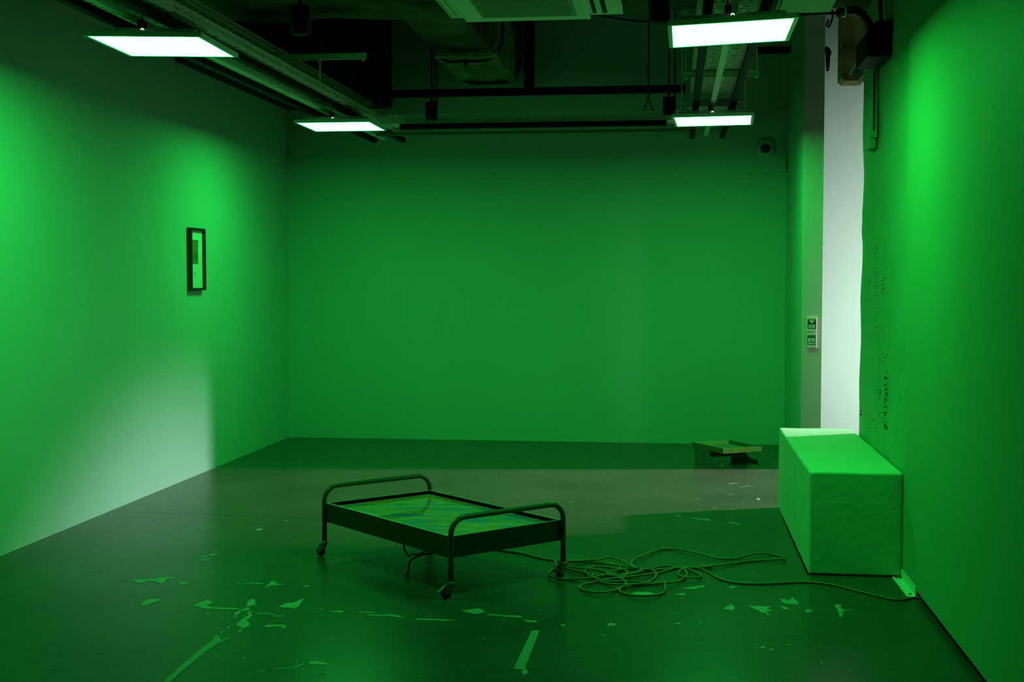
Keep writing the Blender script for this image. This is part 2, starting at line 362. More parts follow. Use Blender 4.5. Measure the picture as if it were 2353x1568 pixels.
# crossbars and rods
def crossbar(x0, x1, y, z, label, rods, group=None):
    t = thing('strut_bar', label, 'bar', ((x0+x1)/2, y, z))
    b = MB(); w_ = .021
    b.box(x0, x1, y-w_, y-w_+.003, z, z+.041).box(x0, x1, y+w_-.003, y+w_, z, z+.041).box(x0, x1, y-w_, y+w_, z+.038, z+.041)
    b.box(x0, x1, y-w_, y-.011, z, z+.003).box(x0, x1, y+.011, y+w_, z, z+.003); b.build('channel', M_galv, t)
    for rx, z0, z1 in rods:
        MB().tube([(rx, y, z0), (rx, y, z1)], .006, 8).lathe((rx, y, z-.012), [(.012, 0), (.012, .012)], n=6).build('threaded_rod', M_galv, t)
    return t
crossbar(.05, .56, 8.95, 2.975, 'galvanised crossbar under the right cable tray, nearer the camera', [(.07, 2.97, 4.0), (.545, 2.97, 4.0)])
crossbar(.03, .56, 10.45, 2.975, 'galvanised crossbar under the right cable tray, just before the far lamp', [(.05, 2.97, 4.3), (.545, 2.97, 4.3)])
crossbar(-3.05, -2.14, 8.82, 3.128, 'galvanised crossbar holding the left trays, its free end pointing right', [(-2.47, 2.95, 3.128), (-2.16, 3.11, 3.18)])
crossbar(-3.05, -2.5, 5.9, 3.128, 'galvanised crossbar above the large left lamp', [(-2.52, 2.95, 3.9)])

# ------------------------------------------------------------------ hanging speakers / spots (black cylinders)
def cyl(x, y, z, r, h, top, label):
    t = thing('pendant_speaker', label, 'pendant', (x, y, z), 'black cylinder pendants')
    MB().lathe((x, y, z), [(r*.86, 0), (r*.93, .004), (r*.93, .010), (r, .014), (r, h-.006), (r*.96, h)], n=28).build('housing', M_black, t, smooth=True)
    MB().lathe((x, y, z+.001), [(r*.8, 0), (r*.8, .004)], n=24).build('grille', M_blackpl, t)
    MB().tube([(x, y, z+h+.03), (x, y, top)], .006, 8).build('stem', M_black, t)
    MB().lathe((x, y, z+h), [(r*.28, 0), (.008, .04)], n=12).build('cord_grip', M_black, t)
cyl(-1.92, 6.5, 2.855, .052, .145, 4.3, 'black cylinder pendant at upper left, near the big left lamp')
cyl(-2.035, 10.7, 2.93, .052, .145, 4.4, 'black cylinder pendant hanging at the left end of the back tray')
cyl(-.085, 6.5, 2.87, .053, .155, 4.3, 'black cylinder pendant beside the large tilted right lamp')
cyl(-.055, 10.7, 2.94, .050, .145, 4.4, 'black cylinder pendant hanging at the right end of the back tray')

# hanging rods near the back
for (px, lab) in ((998, 'thin black suspension rod left of the duct, farther from it'), (1004, 'thin black suspension rod left of the duct, nearer to it'), (1551, 'thin black suspension rod dropping beside the right cable tray')):
    d = ray(px, 200); P = CP+d*(11.15/d.y)
    tag(MB().tube([(P.x, 11.15, 3.02), (P.x, 11.15, 4.4)], .006, 8).build('suspension_rod', M_black), lab, 'rod')
d = ray(1490, 200); P = CP+d*(11.02/d.y)
t = thing('suspension_hanger', 'suspension rod ending in a forked bracket on the back cable tray', 'hanger', (P.x, 11.05, 3.02))
MB().tube([(P.x, 11.05, 3.12), (P.x, 11.05, 4.4)], .0075, 8).build('rod', M_blackpl, t)
MB().tube([(P.x, 11.05, 3.19), (P.x-.012, 11.05, 3.10), (P.x-.045, 11.05, 3.02)], .008, 6).tube([(P.x, 11.05, 3.19), (P.x+.015, 11.05, 3.08), (P.x+.045, 11.05, 3.02)], .008, 6).build('fork', M_greenply, t)
MB().lathe((P.x, 10.99, 2.965), [(.012, 0), (.012, .008)], axis=(0, -1, 0), n=6).build('bolt', M_frame, t)

# pipes on the back wall
tag(MB().box(-2.82, .09, 12.2, 12.26, 3.34, 3.41).build('wall_trunking', M_black, bevel=.004), 'long black trunking running along the upper back wall', 'trunking')
tag(MB().box(.70, 1.05, 12.2, 12.26, 3.685, 3.745).build('wall_trunking', M_black, bevel=.004), 'short black trunking end in the upper right corner of the back wall', 'trunking')

# duct with wrap
t = thing('air_duct', 'dark insulated air duct with straps hanging in front of the back wall', 'duct', (-1.75, 10.5, 3.5))
MB().box(-2.0, -1.53, 8.64, 12.4, 3.5, 3.95).build('duct_body', M_conc, t, bevel=.01)
wq = MB(); nn = 10
bmw = bmesh.new(); bmesh.ops.create_cube(bmw, size=1); bmesh.ops.subdivide_edges(bmw, edges=bmw.edges, cuts=8, use_grid_fill=True)
for v in bmw.verts:
    v.co = Vector((v.co.x*.52-1.765, v.co.y*1.5+11.55, v.co.z*.45+3.70))+Vector([random.uniform(-.012, .012) for _ in range(3)])
me = bpy.data.meshes.new('insulation'); bmw.to_mesh(me); bmw.free(); me.materials.append(M_wool)
o = bpy.data.objects.new('insulation', me); COL.objects.link(o); o.parent = t; o.matrix_parent_inverse = Matrix.Translation(t.location).inverted()
for y in (10.95, 12.2):
    zz = 3.455
    MB().tube([(-2.05, y, 4.3), (-2.05, y, zz+.12), (-2.0, y, zz+.03), (-1.93, y, zz), (-1.62, y, zz), (-1.54, y, zz+.03), (-1.47, y, zz+.14), (-1.44, y, 4.3)], .012, 8).build('strap', M_black, t, smooth=True)
MB().box(-1.80, -1.77, 10.93, 10.97, 3.42, 3.47).build('buckle', M_black, t)
tag(MB().box(-1.425, -1.35, 12.15, 12.42, 3.40, 4.49).build('drain_pipe', M_black, bevel=.01), 'black vertical boxed pipe on the back wall right of the duct', 'pipe')
# sagging cable top centre
tag(MB().tube([(-.78, 12.1, 4.5)]+[(-.75+i*.09, 12.1, 4.06-.09*(1-((i-8)/8)**2)) for i in range(17)]+[(.72, 12.1, 4.5)], .008, 6).build('sagging_cable', M_black), 'thin cable sagging high on the back wall right of the duct', 'cable')
# twisted wire ends
t = thing('wire_bundle', 'pale twisted wire ends dangling near the ceiling right of the air conditioner', 'wire', (-.27, 6.9, 3.2))
for dx0, dx1 in ((-.03, .012), (.02, -.012)):
    MB().tube([(-.27+dx0*.6, 6.9, 3.35), (-.27+dx0, 6.9, 3.16), (-.27+dx0*.8, 6.9, 3.10), (-.27, 6.9, 3.06), (-.27+dx1, 6.9, 3.02)], .0028, 6).build('wire', M_cable, t, smooth=True)

# air conditioner cassette
t = thing('air_conditioner', 'ceiling cassette air conditioner with perforated grille at top centre', 'air conditioner', (-.76, 6.7, 3.04))
b = MB().box(-1.25, -.29, 6.20, 7.16, 3.052, 3.09)
b.build('fascia', M_ac, t, bevel=.006)
b = MB(); b.box(-1.165, -.47, 6.28, 7.19, 3.035, 3.052); b.build('centre_panel', M_ac, t, bevel=.004)
g = MB(); rows = []
gx0, gx1, gy0, gy1 = -1.055, -.535, 6.40, 7.07; gw = gx1-gx0; gl = gy1-gy0; v = .01; k = 0
while v < gl-.015: rows.append((v, v+.007, [(.01+i*.0125+(k % 2)*.006, .01+i*.0125+.007+(k % 2)*.006) for i in range(int((gw-.03)/.0125))])); v += .0125; k += 1
g.plate((gx0, gy0, 3.031), (1, 0, 0), (0, 1, 0), (0, 0, 1), gw, gl, .003, rows); go = g.build('grille', M_grille, t); 
for x, wd, m_ in ((-1.235, .006, M_grille), (-1.205, .005, M_grille), (-.44, .02, M_black), (-.385, .024, M_black)):
    MB().box(x-wd/2, x+wd/2, 6.3, 7.10, 3.049, 3.054).build('louvre_slot', m_, t)
MB().box(-1.2, -.34, 6.25, 7.1, 3.09, 3.33).build('casing', M_ac, t)
# flat ventilation box top right
t = thing('ventilation_box', 'plain pale flat box on the ceiling at upper right, between lamp and wall', 'box', (.69, 6.8, 3.05))
MB().box(.55, .83, 6.0, 7.24, 3.05, 3.2).build('casing', M_panel, t, bevel=.006)
MB().box(.535, .548, 6.0, 7.22, 3.06, 3.2).build('side_flange', M_panel, t)

# black box with hose on the right wall
t = thing('junction_box', 'large black wall box with curved black hose at top of right wall', 'junction box', (1.15, 7.8, 2.86))
MB().prism([(1.085, 7.62, 2.87), (1.212, 7.58, 2.86), (1.212, 7.58, 3.07), (1.13, 7.62, 3.07), (1.085, 7.62, 3.0)], (0, .45, 0)).build('casing', M_black, t, bevel=.004)
def sight(px, py, dep): return CP+ray(px, py)*dep
P = [sight(1928, 30, 7.35), sight(1945, 24, 7.4), sight(1965, 23, 7.45), sight(1982, 33, 7.5), sight(1995, 52, 7.55), sight(2002, 78, 7.6), sight(2003, 105, 7.62)]
MB().tube(P, .026, 12).build('hose', M_blackpl, t, smooth=True)
MB().tube([sight(1832, 34, 7.3), sight(1870, 33, 7.3), sight(1900, 31, 7.32), sight(1932, 29, 7.36)], .008, 8).build('feed_cable', M_blackpl, t, smooth=True)
MB().lathe(sight(1938, 26, 7.38), [(.034, -.012), (.034, .012)], axis=(1, .1, .05), n=14).build('hose_clip', M_plate, t)
t = thing('wall_conduit', 'painted conduit with dark edge line dropping from the black box to a small socket', 'conduit', (1.2, 8.1, 2.4))
MB().box(1.198, 1.222, 8.10, 8.22, 2.46, 2.87).build('cover', M_rough, t, bevel=.003)
MB().box(1.194, 1.2, 8.088, 8.098, 2.50, 2.87).build('seam', M_dark, t)
MB().box(1.185, 1.222, 8.14, 8.36, 2.40, 2.485).build('socket', M_rough, t, bevel=.006)
tag(MB().tube([(1.205, 7.88, 3.05), (1.203, 7.95, 3.3), (1.2, 8.0, 3.6), (1.2, 8.02, 4.2)], .012, 8).build('wall_cable', M_black, smooth=True), 'black cable rising from the wall box to the ceiling', 'cable')

# weathered timber beam end seen through the opening
t = thing('timber_beam', 'weathered brown timber beam end with pale plaster remnants high in the opening', 'beam', (1.25, 9.5, 3.02))
MB().prism([(1.18, 9.5, 3.6), (1.18, 9.5, 3.038), (1.208, 9.5, 3.014), (1.34, 9.5, 3.014), (1.34, 9.5, 3.6)], (0, .25, 0)).build('timber', M_wood, t)
MB().prism([(1.225, 9.497, 3.05), (1.255, 9.497, 3.055), (1.285, 9.497, 3.10), (1.31, 9.497, 3.12), (1.31, 9.497, 3.18), (1.28, 9.497, 3.14), (1.24, 9.497, 3.09)], (0, .004, 0)).build('plaster_remnant', M_plaster, t)
MB().prism([(1.25, 9.495, 3.06), (1.31, 9.495, 3.062), (1.31, 9.495, 3.11), (1.275, 9.495, 3.108)], (0, .003, 0)).build('filler_patch', M_slate, t)
MB().prism([(1.285, 9.494, 3.0), (1.33, 9.494, 3.06), (1.33, 9.494, 3.03), (1.30, 9.494, 2.995)], (0, .004, 0)).build('plaster_remnant', M_white, t)
# black plug hanging beside the pier
t = thing('hanging_plug', 'black plug-shaped handle hanging on the white wall beside the pier', 'plug', (1.26, 11.1, 3.4))
MB().prism([(1.225, 11.1, 3.54), (1.255, 11.1, 3.54), (1.278, 11.1, 3.525), (1.29, 11.1, 3.50), (1.29, 11.1, 3.475), (1.283, 11.1, 3.465), (1.280, 11.1, 3.40), (1.276, 11.1, 3.345), (1.266, 11.1, 3.334), (1.254, 11.1, 3.345), (1.250, 11.1, 3.40), (1.246, 11.1, 3.49), (1.225, 11.1, 3.49)], (0, .04, 0)).build('grip', M_black, t, bevel=.002)
for x in (1.259, 1.271): MB().lathe((x, 11.098, 3.357), [(.0035, 0), (.0035, .006)], axis=(0, -1, 0), n=8).build('pin', M_frame, t)
tag(MB().tube([(1.305, 11.2, 3.86), (1.31, 11.2, 3.80), (1.29, 11.2, 3.74), (1.275, 11.2, 3.715), (1.262, 11.2, 3.735), (1.275, 11.2, 3.78)], .009, 8).build('cable_hook', M_black, smooth=True), 'small dark hook high on the white wall above the hanging plug', 'hook')

# security camera and sensor on the back wall
t = thing('security_camera', 'white dome security camera with black ball lens on the back wall', 'camera', (.852, 12.42, 2.845))
MB().lathe((.852, 12.5, 2.845), [(.088, 0), (.088, .018), (.078, .035), (.058, .045)], axis=(0, -1, 0), n=32).build('base', M_wall, t, smooth=True)
bb = bmesh.new(); bmesh.ops.create_uvsphere(bb, u_segments=24, v_segments=16, radius=.045)
for v in bb.verts: v.co += Vector((.845, 12.445, 2.83))
me = bpy.data.meshes.new('lens_ball'); bb.to_mesh(me); bb.free(); me.materials.append(M_blackpl)
for p in me.polygons: p.use_smooth = True
o = bpy.data.objects.new('lens_ball', me); COL.objects.link(o); o.parent = t; o.matrix_parent_inverse = Matrix.Translation(t.location).inverted()
t = thing('wall_sensor', 'small boxy sensor on the back wall below the dome camera, near the corner', 'sensor', (1.02, 12.45, 2.66))
MB().box(.988, 1.04, 12.44, 12.5, 2.605, 2.735).build('housing', M_wall, t, bevel=.006)
MB().box(.994, 1.008, 12.437, 12.442, 2.69, 2.694).build('slit', M_ink, t)

# two sign switches on the pier
def switch(z0, z1, label):
    t = thing('wall_switch', label, 'switch', (1.136, 10.94, (z0+z1)/2), 'switches on the pier')
    MB().box(1.093, 1.180, 10.922, 10.94, z0, z1).build('plate', M_switch, t, bevel=.004); return t
SY = 10.9215
def flat(pts, m_, t, name, k=0):
    return MB().prism([(x, SY-.0006*k, z) for x, z in pts], (0, .0015, 0)).build(name, m_, t)
def rect(x0, x1, z0, z1): return [(x0, z0), (x1, z0), (x1, z1), (x0, z1)]
t = switch(1.153, 1.281, 'upper square wall switch with black frame and pale down-pointing triangle on the pier')
flat(rect(1.103, 1.169, 1.180, 1.258), M_ink, t, 'sign', 1)
flat([(1.111, 1.251), (1.163, 1.251), (1.137, 1.223)], M_inkl, t, 'triangle', 2)
flat(rect(1.111, 1.162, 1.186, 1.215), M_inkl, t, 'sign_label', 2)
for z in (1.207, 1.200, 1.193): flat(rect(1.121, 1.153, z, z+.0025), M_inkg, t, 'text_line', 3)
t = switch(1.019, 1.148, 'lower square wall switch with green banded sign on the pier')
flat(rect(1.101, 1.167, 1.046, 1.126), M_ink, t, 'sign', 1)
flat(rect(1.105, 1.163, 1.104, 1.122), M_inkg, t, 'band', 2)
flat(rect(1.105, 1.163, 1.071, 1.102), M_inkl, t, 'sign_label', 2)
flat(rect(1.105, 1.163, 1.052, 1.064), M_inkl, t, 'sign_label', 2)
flat([(1.124, 1.092), (1.146, 1.092), (1.141, 1.089), (1.137, 1.086), (1.148, 1.079), (1.122, 1.079), (1.130, 1.082), (1.134, 1.086), (1.128, 1.089)], M_inkg, t, 'symbol', 3)

# ------------------------------------------------------------------ ledge
def rough_block(name, x0, x1, y0, y1, z1, m_, amp):
    b = bmesh.new(); bmesh.ops.create_cube(b, size=1); bmesh.ops.subdivide_edges(b, edges=b.edges, cuts=14, use_grid_fill=True)
    for v in b.verts:
        c = v.co; p = Vector((x0+(c.x+.5)*(x1-x0), y0+(c.y+.5)*(y1-y0), (c.z+.5)*z1))
        n = Vector((math.sin(p.y*17+p.z*9), math.sin(p.x*23+p.z*13+1), math.sin(p.x*19+p.y*11+2)))*amp
        if abs(abs(c.x)-.5) > .01: n.x = 0
        if abs(abs(c.y)-.5) > .01: n.y = 0
        if abs(abs(c.z)-.5) > .01: n.z = 0
        if p.z < .001: n.z = 0; 
        if p.x > x1-.001: n.x = 0
        v.co = p+n
    me = bpy.data.meshes.new(name); b.to_mesh(me); b.free()
    for p in me.polygons: p.use_smooth = False
    me.materials.append(m_); o = bpy.data.objects.new(name, me); COL.objects.link(o)
    md = o.modifiers.new('bevel', 'BEVEL'); md.width = .012; md.segments = 3; md.limit_method = 'ANGLE'; md.angle_limit = math.radians(50)
    return o
M_ledge = mat('ledge_render', (0.42, 0.66, 0.46), 0.75, spec=0.2, noise=0.05, nscale=6, bump=0.35, bscale=18)
lg = rough_block('masonry_ledge', .728, XR, 7.015, 9.07, .56, M_ledge, .0012)
tag(lg, 'low rough rendered masonry ledge standing against the right wall beside the opening', 'ledge')
g = MB()
x = .74
while x < 1.17:
    w_ = random.uniform(.006, .03); g.box(x, x+w_, 7.008, 7.02, 0, random.uniform(.003, .009)); x += w_+random.uniform(0, .008)
y = 7.03
while y < 8.6:
    w_ = random.uniform(.01, .05); g.box(.722, .73, y, y+w_, 0, random.uniform(.002, .010)); y += w_+random.uniform(0, .05)
go = g.build('crumbling_gap', M_dark, lg); go['kind'] = 'stuff'; go['label'] = 'dark broken gap along the foot of the ledge'

# floor bracket
t = thing('floor_bracket', 'pale steel angle bracket with screws on the floor at the panel corner', 'bracket', (1.19, 6.8, 0))
MB().prism([(1.168, 6.575, 0), (1.214, 6.575, 0), (1.214, 7.006, 0), (1.165, 7.006, 0)], (0, 0, .004)).build('base_plate', M_plate, t)
MB().box(1.210, 1.2135, 6.575, 6.99, .004, .05).build('flange', M_plate, t)
for (x, y) in ((1.190, 6.62), (1.183, 6.975), (1.203, 6.975)): MB().lathe((x, y, .004), [(.009, 0), (.009, .003), (.005, .006)], n=10).build('screw', M_bedsteel, t)

# ------------------------------------------------------------------ framed picture on the left wall
t = thing('framed_picture', 'small portrait black box frame with pale mount and dark print on the left wall', 'picture', (-3.84, 9.975, 1.75))
xa, xf = XL, XL+.038; ya, yb_, za, zb = 9.82, 10.135, 1.503, 2.004; fw = .02
for nm, b in (('frame_side', (ya, ya+fw, za, zb)), ('frame_side', (yb_-fw, yb_, za, zb)), ('frame_rail', (ya+fw, yb_-fw, za, za+fw)), ('frame_rail', (ya+fw, yb_-fw, zb-fw, zb))):
    MB().box(xa, xf, *b).build(nm, M_blackpl, t)
MB().box(xa+.004, xa+.014, ya+fw, yb_-fw, za+fw, zb-fw).build('mount_board', M_mat_, t)
MB().box(xa+.014, xa+.0155, 9.875, 10.02, 1.715, 1.908).build('print', M_print, t)
MB().box(xa+.014, xa+.015, 9.92, 9.975, 1.615, 1.65).build('small_print', mat('faint_mark', (.4, .66, .5), .7), t)

# ------------------------------------------------------------------ rolling bed-like display
L_, F_, R_ = Vector((-1.993, 7.144, 0)), Vector((-1.100, 6.262, 0)), Vector((-.546, 6.750, 0))
du = (L_-F_); LEN = du.length; du.normalize()
dv = Vector((-du.y, du.x, 0)); dv = dv if dv.dot(R_-F_) > 0 else -dv; WID = (R_-F_).dot(dv)
up = Vector((0, 0, 1))
bed = thing('display_trolley', 'low bed-shaped metal trolley on casters with tubular end rails and glossy screen', 'trolley', tuple(F_))
def bp_(u, v, z): return F_+du*u+dv*v+up*z
r = .0145; HT = .402; RB = .085
def hoop(u):
    pts = [bp_(u, 0, .085), bp_(u, 0, .2)]
    for k in range(9):
        a = PI/2*k/8; pts.append(bp_(u, RB*(1-math.cos(a)), HT-RB+RB*math.sin(a)))
    for k in range(9):
        a = PI/2*k/8; pts.append(bp_(u, WID-RB+RB*math.sin(a), HT-RB+RB*math.cos(a)))
    pts += [bp_(u, WID, .2), bp_(u, WID, .085)]
    return MB().tube(pts, r, 16).build('end_rail', M_bedsteel, bed, smooth=True)
hoop(0); hoop(LEN)
z0, z1, tk = .200, .310, .012
u0, u1, v0, v1 = .010, LEN-.010, .004, WID-.004
def bb_(ua, ub, va, vb, za, zb): return MB().obox(bp_(ua, va, za), du*(ub-ua), dv*(vb-va), up*(zb-za))
for n_, a in (('side_panel', (u0, u1, v0, v0+tk)), ('side_panel', (u0, u1, v1-tk, v1)), ('end_panel', (u0, u0+tk, v0+tk, v1-tk)), ('end_panel', (u1-tk, u1, v0+tk, v1-tk))):
    bb_(*a, z0, z1-.002).build(n_, M_bedbox, bed)
rim = MB()
for a in ((u0, u1, v0, v0+tk), (u0, u1, v1-tk, v1), (u0, u0+tk, v0+tk, v1-tk), (u1-tk, u1, v0+tk, v1-tk)):
    rim.obox(bp_(a[0], a[2], z1-.002), du*(a[1]-a[0]), dv*(a[3]-a[2]), up*.002)
rim.build('rim', M_bedrim, bed)
lin = MB()
for a in ((u0+tk, u1-tk, v0+tk, v0+tk+.003), (u0+tk, u1-tk, v1-tk-.003, v1-tk), (u0+tk, u0+tk+.003, v0+tk+.003, v1-tk-.003), (u1-tk-.003, u1-tk, v0+tk+.003, v1-tk-.003)):
    lin.obox(bp_(a[0], a[2], z0+.02), du*(a[1]-a[0]), dv*(a[3]-a[2]), up*(z1-z0-.024))
lin.build('inner_lining', M_dark, bed)
# screen
def screen_mat():
    M = bpy.data.materials.new('screen_image'); M.use_nodes = True; nt = M.node_tree; b = nt.nodes['Principled BSDF']
    tc = nt.nodes.new('ShaderNodeTexCoord'); mp = nt.nodes.new('ShaderNodeMapping')
    ang = math.atan2(dv.y, dv.x)
    mp.inputs['Rotation'].default_value = (0, 0, -ang-.18); mp.inputs['Scale'].default_value = (1.1, 5.0, 1)
    nt.links.new(tc.outputs['Object'], mp.inputs['Vector'])
    n = nt.nodes.new('ShaderNodeTexNoise'); n.inputs['Scale'].default_value = 2.5; n.inputs['Detail'].default_value = 7; n.inputs['Distortion'].default_value = 1.3
    nt.links.new(mp.outputs[0], n.inputs['Vector'])
    r = nt.nodes.new('ShaderNodeValToRGB'); e = r.color_ramp.elements
    e[0].position = .30; e[0].color = (.0, .12, .11, 1); e[1].position = .72; e[1].color = (.0, .16, .12, 1)
    for p, c in ((.42, (.0, .09, .07)), (.455, (.01, .13, .02)), (.50, (.05, .17, .0)), (.54, (.0, .10, .01)), (.58, (.06, .20, .03)), (.63, (.01, .14, .05))):
        x = r.color_ramp.elements.new(p); x.color = (*c, 1)
    nt.links.new(n.outputs['Fac'], r.inputs[0])
    nt.links.new(r.outputs[0], b.inputs['Base Color']); nt.links.new(r.outputs[0], b.inputs['Emission Color']); b.inputs['Emission Strength'].default_value = .55
    b.inputs['Roughness'].default_value = .5; b.inputs['Specular IOR Level'].default_value = 0.0
    b.inputs['Coat Weight'].default_value = 1.0; b.inputs['Coat Roughness'].default_value = .02
    return M
bb_(u0+tk+.003, u1-tk-.003, v0+tk+.003, v1-tk-.003, z1-.032, z1-.022).build('screen', screen_mat(), bed)
bb_(u0+tk, u1-tk, v0+tk, v1-tk, z0+.003, z0+.008).build('base_board', M_bedbox, bed)
# casters
def caster(u, v, ang, brake=False):
    P = bp_(u, v, 0); a = Vector((math.cos(ang), math.sin(ang), 0)); s_ = Vector((-a.y, a.x, 0))
    c = MB().lathe(P+up*.074, [(.020, 0), (.020, .007), (.016, .012)], n=20)
    o = c.build('caster', M_chrome, bed, smooth=False)
    f = MB()
    for k in (-1, 1):
        q = P+s_*(k*.015)
        f.prism([q+a*(-.012)+up*.074, q+a*.022+up*.074, q+a*.036+up*.030, q+a*.024+up*.020, q+a*.010+up*.034], s_*(k*.002))
    f.obox(P-a*.012-s_*.015+up*.071, a*.034, s_*.03, up*.003); f.build('fork', M_chrome, o)
    W_ = P+a*.024+up*.026
    MB().lathe(W_-s_*.010, [(.020, 0), (.026, .003), (.026, .017), (.020, .020)], axis=tuple(s_), n=24).build('wheel', M_rubber, o, smooth=False)
    if brake:
        b0 = P+a*.028+up*.066; b1 = P+a*.066+up*.034
        MB().obox(b0-s_*.005, b1-b0, s_*.010, up*.004).build('brake_lever', M_frame, o)
ca = math.atan2(-CR.y, -CR.x)
caster(0, 0, ca+.25, True); caster(0, WID, ca+.8); caster(LEN, 0, ca-.4); caster(LEN, WID, ca)

# dangling leads under the trolley
def sm(pts, n=6):
    P = [Vector(p) for p in pts]; out = []
    for i in range(len(P)-1):
        a = P[max(i-1, 0)]; b = P[i]; c = P[i+1]; d = P[min(i+2, len(P)-1)]
        for k in range(n):
            t_ = k/n; t2 = t_*t_; t3 = t2*t_
            out.append(.5*((2*b)+(-a+c)*t_+(2*a-5*b+4*c-d)*t2+(-a+3*b-3*c+d)*t3))
    out.append(P[-1]); return out
def vplane(px, py, depth): d = ray(px, py); return CP+d*depth
D = 6.95
tag(MB().tube(sm([vplane(928, 1235, D), vplane(928, 1254, D), vplane(932, 1268, D), vplane(942, 1281, D)]), .0055, 8).build('hanging_lead', M_cableb, smooth=True), 'short black lead curling down from under the trolley', 'cable')
tag(MB().tube(sm([vplane(944, 1274, 7.05), vplane(958, 1275, 7.05), vplane(970, 1270, 7.05), vplane(980, 1265, 7.05), vplane(996, 1250, 7.05)]), .0040, 8).build('hanging_lead', M_cableo, smooth=True), 'thin orange-brown lead hanging under the trolley', 'cable')
tag(MB().tube(sm([vplane(1010, 1262, D), vplane(998, 1271, D), vplane(970, 1275, D), vplane(950, 1284, D), vplane(941, 1293, 6.93), onz(938, 1312, .012), onz(935, 1322, .006)]), .0055, 8).build('hanging_lead', M_cableb, smooth=True), 'black lead dropping from the trolley down to the floor beneath it', 'cable')

# ------------------------------------------------------------------ the long coiled cable
def za_(x, y): return (1240+x/5.8825, 1230+y/5.8825)
def zb2(x, y): return (1150+x/2.353, 1220+y/2.353)
pa = [(1130, 1262), (1165, 1267), (1200, 1272)]+[za_(*p) for p in [(0, 308), (220, 345), (430, 358), (700, 362), (900, 388), (1040, 408), (1230, 436), (1340, 466), (1480, 466), (1560, 500), (1575, 540), (1530, 600), (1400, 655), (1150, 672), (900, 655), (780, 612), (660, 540), (615, 490), (650, 455), (740, 428), (850, 425), (1000, 448), (1130, 472), (1190, 505), (1100, 540), (960, 525), (850, 482), (700, 462), (480, 440), (340, 420), (330, 395), (380, 372), (480, 362), (700, 366), (900, 376), (1040, 400), (1090, 440), (1040, 500), (860, 545), (640, 585), (430, 600), (250, 590), (140, 550), (128, 505), (200, 455), (330, 445), (520, 490), (640, 520), (780, 545), (1000, 545), (1250, 525), (1400, 480), (1300, 500), (1100, 560), (900, 540), (760, 530), (710, 545), (740, 575), (860, 622), (1000, 630), (1200, 628), (1400, 640), (1560, 650), (1670, 628), (1692, 650), (1695, 740), (1680, 770), (1600, 805), (1420, 822), (1250, 812), (1120, 780), (1075, 748), (1110, 705), (1250, 685), (1500, 662), (1700, 645), (1850, 630), (1960, 580), (1990, 515), (1950, 460), (1850, 432), (1720, 420), (1600, 430), (1500, 460), (1350, 470), (1200, 455), (1080, 470), (960, 490), (920, 520), (1040, 570), (1140, 610), (1165, 660), (1100, 712), (1000, 750), (850, 775), (680, 765), (570, 735), (540, 705), (570, 675), (740, 635), (900, 600), (1200, 565), (1500, 530), (1650, 500), (1830, 448), (1940, 440), (2060, 480), (2178, 545), (2150, 575), (2000, 578), (1905, 558), (1870, 525), (1900, 480), (2000, 445), (2150, 440), (2330, 408)]]
pa += [zb2(*p) for p in [(1090, 198), (1190, 186), (1350, 165), (1490, 155), (1530, 152), (1533, 146), (1480, 130), (1400, 123), (1330, 135), (1270, 150), (1180, 150), (1100, 130), (980, 103), (900, 98), (840, 108), (770, 135), (715, 160), (712, 185), (745, 205), (840, 212), (960, 200), (1070, 203), (1130, 230), (1200, 265), (1300, 284), (1450, 286), (1650, 278), (1780, 290), (1900, 318), (2050, 355), (2150, 374), (2270, 383)]]
pw = []
for i, (x, y) in enumerate(pa):
    lift = .006+.010*(.5+.5*math.sin(i*1.7)) if 4 < i < len(pa)-14 else .006
    p = onz(x, y, lift)
    p.z = lift; pw.append(p)
d_end = Vector((1.235, 6.53, .006)); pw[-1] = Vector((1.205, 6.55, .006)); pw.append(d_end)
tag(MB().tube(sm(pw, 5), .0060, 8).build('power_cable', M_cable, smooth=True), 'long pale cable lying in tangled loops on the floor from trolley to right wall', 'cable')
xs = [za_(*p) for p in [(230, 440), (212, 400), (215, 365), (280, 355), (430, 352), (640, 345), (760, 352), (880, 330), (960, 318), (1050, 330), (1180, 380), (1260, 440), (1340, 470)]]
tag(MB().tube(sm([Vector((onz(x, y, .022).x, onz(x, y, .022).y, .022+.008*(.5+.5*math.sin(i*1.1)))) for i, (x, y) in enumerate(xs)], 5), .006, 8).build('power_cable', M_cable, smooth=True), 'shorter loop of cable at the far side of the tangle behind the caster', 'cable')

# ------------------------------------------------------------------ low plywood table at the back
dd = Vector((-.52, .854, 0)).normalized(); ww = Vector((.854, .52, 0)); O = Vector((.418, 11.0, 0))
dd = Vector((-.52, .854, 0)); LT, WT = .487, .388
tb = thing('low_table', 'low plywood display table with raised-edge tray top standing near the back wall', 'table', tuple(O))
def tp(a, b, z): return O+dd*a+ww*b+up*z
prof = [(0, .152), (LT, .152), (LT, .12), (.46, .10), (.44, .0), (.02, .0), (.02, .024), (.10, .028), (.17, .036), (.21, .06), (.215, .085), (.20, .104), (.17, .110), (0, .110)]
for b0, b1 in ((0, .012), (WT-.012, WT)):
    s_ = MB().prism([tp(a, b0, z) for a, z in prof], ww*(b1-b0)).build('side_panel', M_greenply, tb)
    MB().prism([tp(.0195, b0, 0), tp(.0195, b1, 0), tp(.0195, b1, .024), tp(.0195, b0, .024)], -dd*.001).build('edge_band', M_ply, s_)
MB().obox(tp(-.012, 0, .110), dd*.012, ww*WT, up*.044).build('front_rail', M_ply, tb, bevel=.001)
MB().obox(tp(LT-.012, .012, .118), dd*.012, ww*(WT-.024), up*.034).build('back_rail', M_ply, tb)
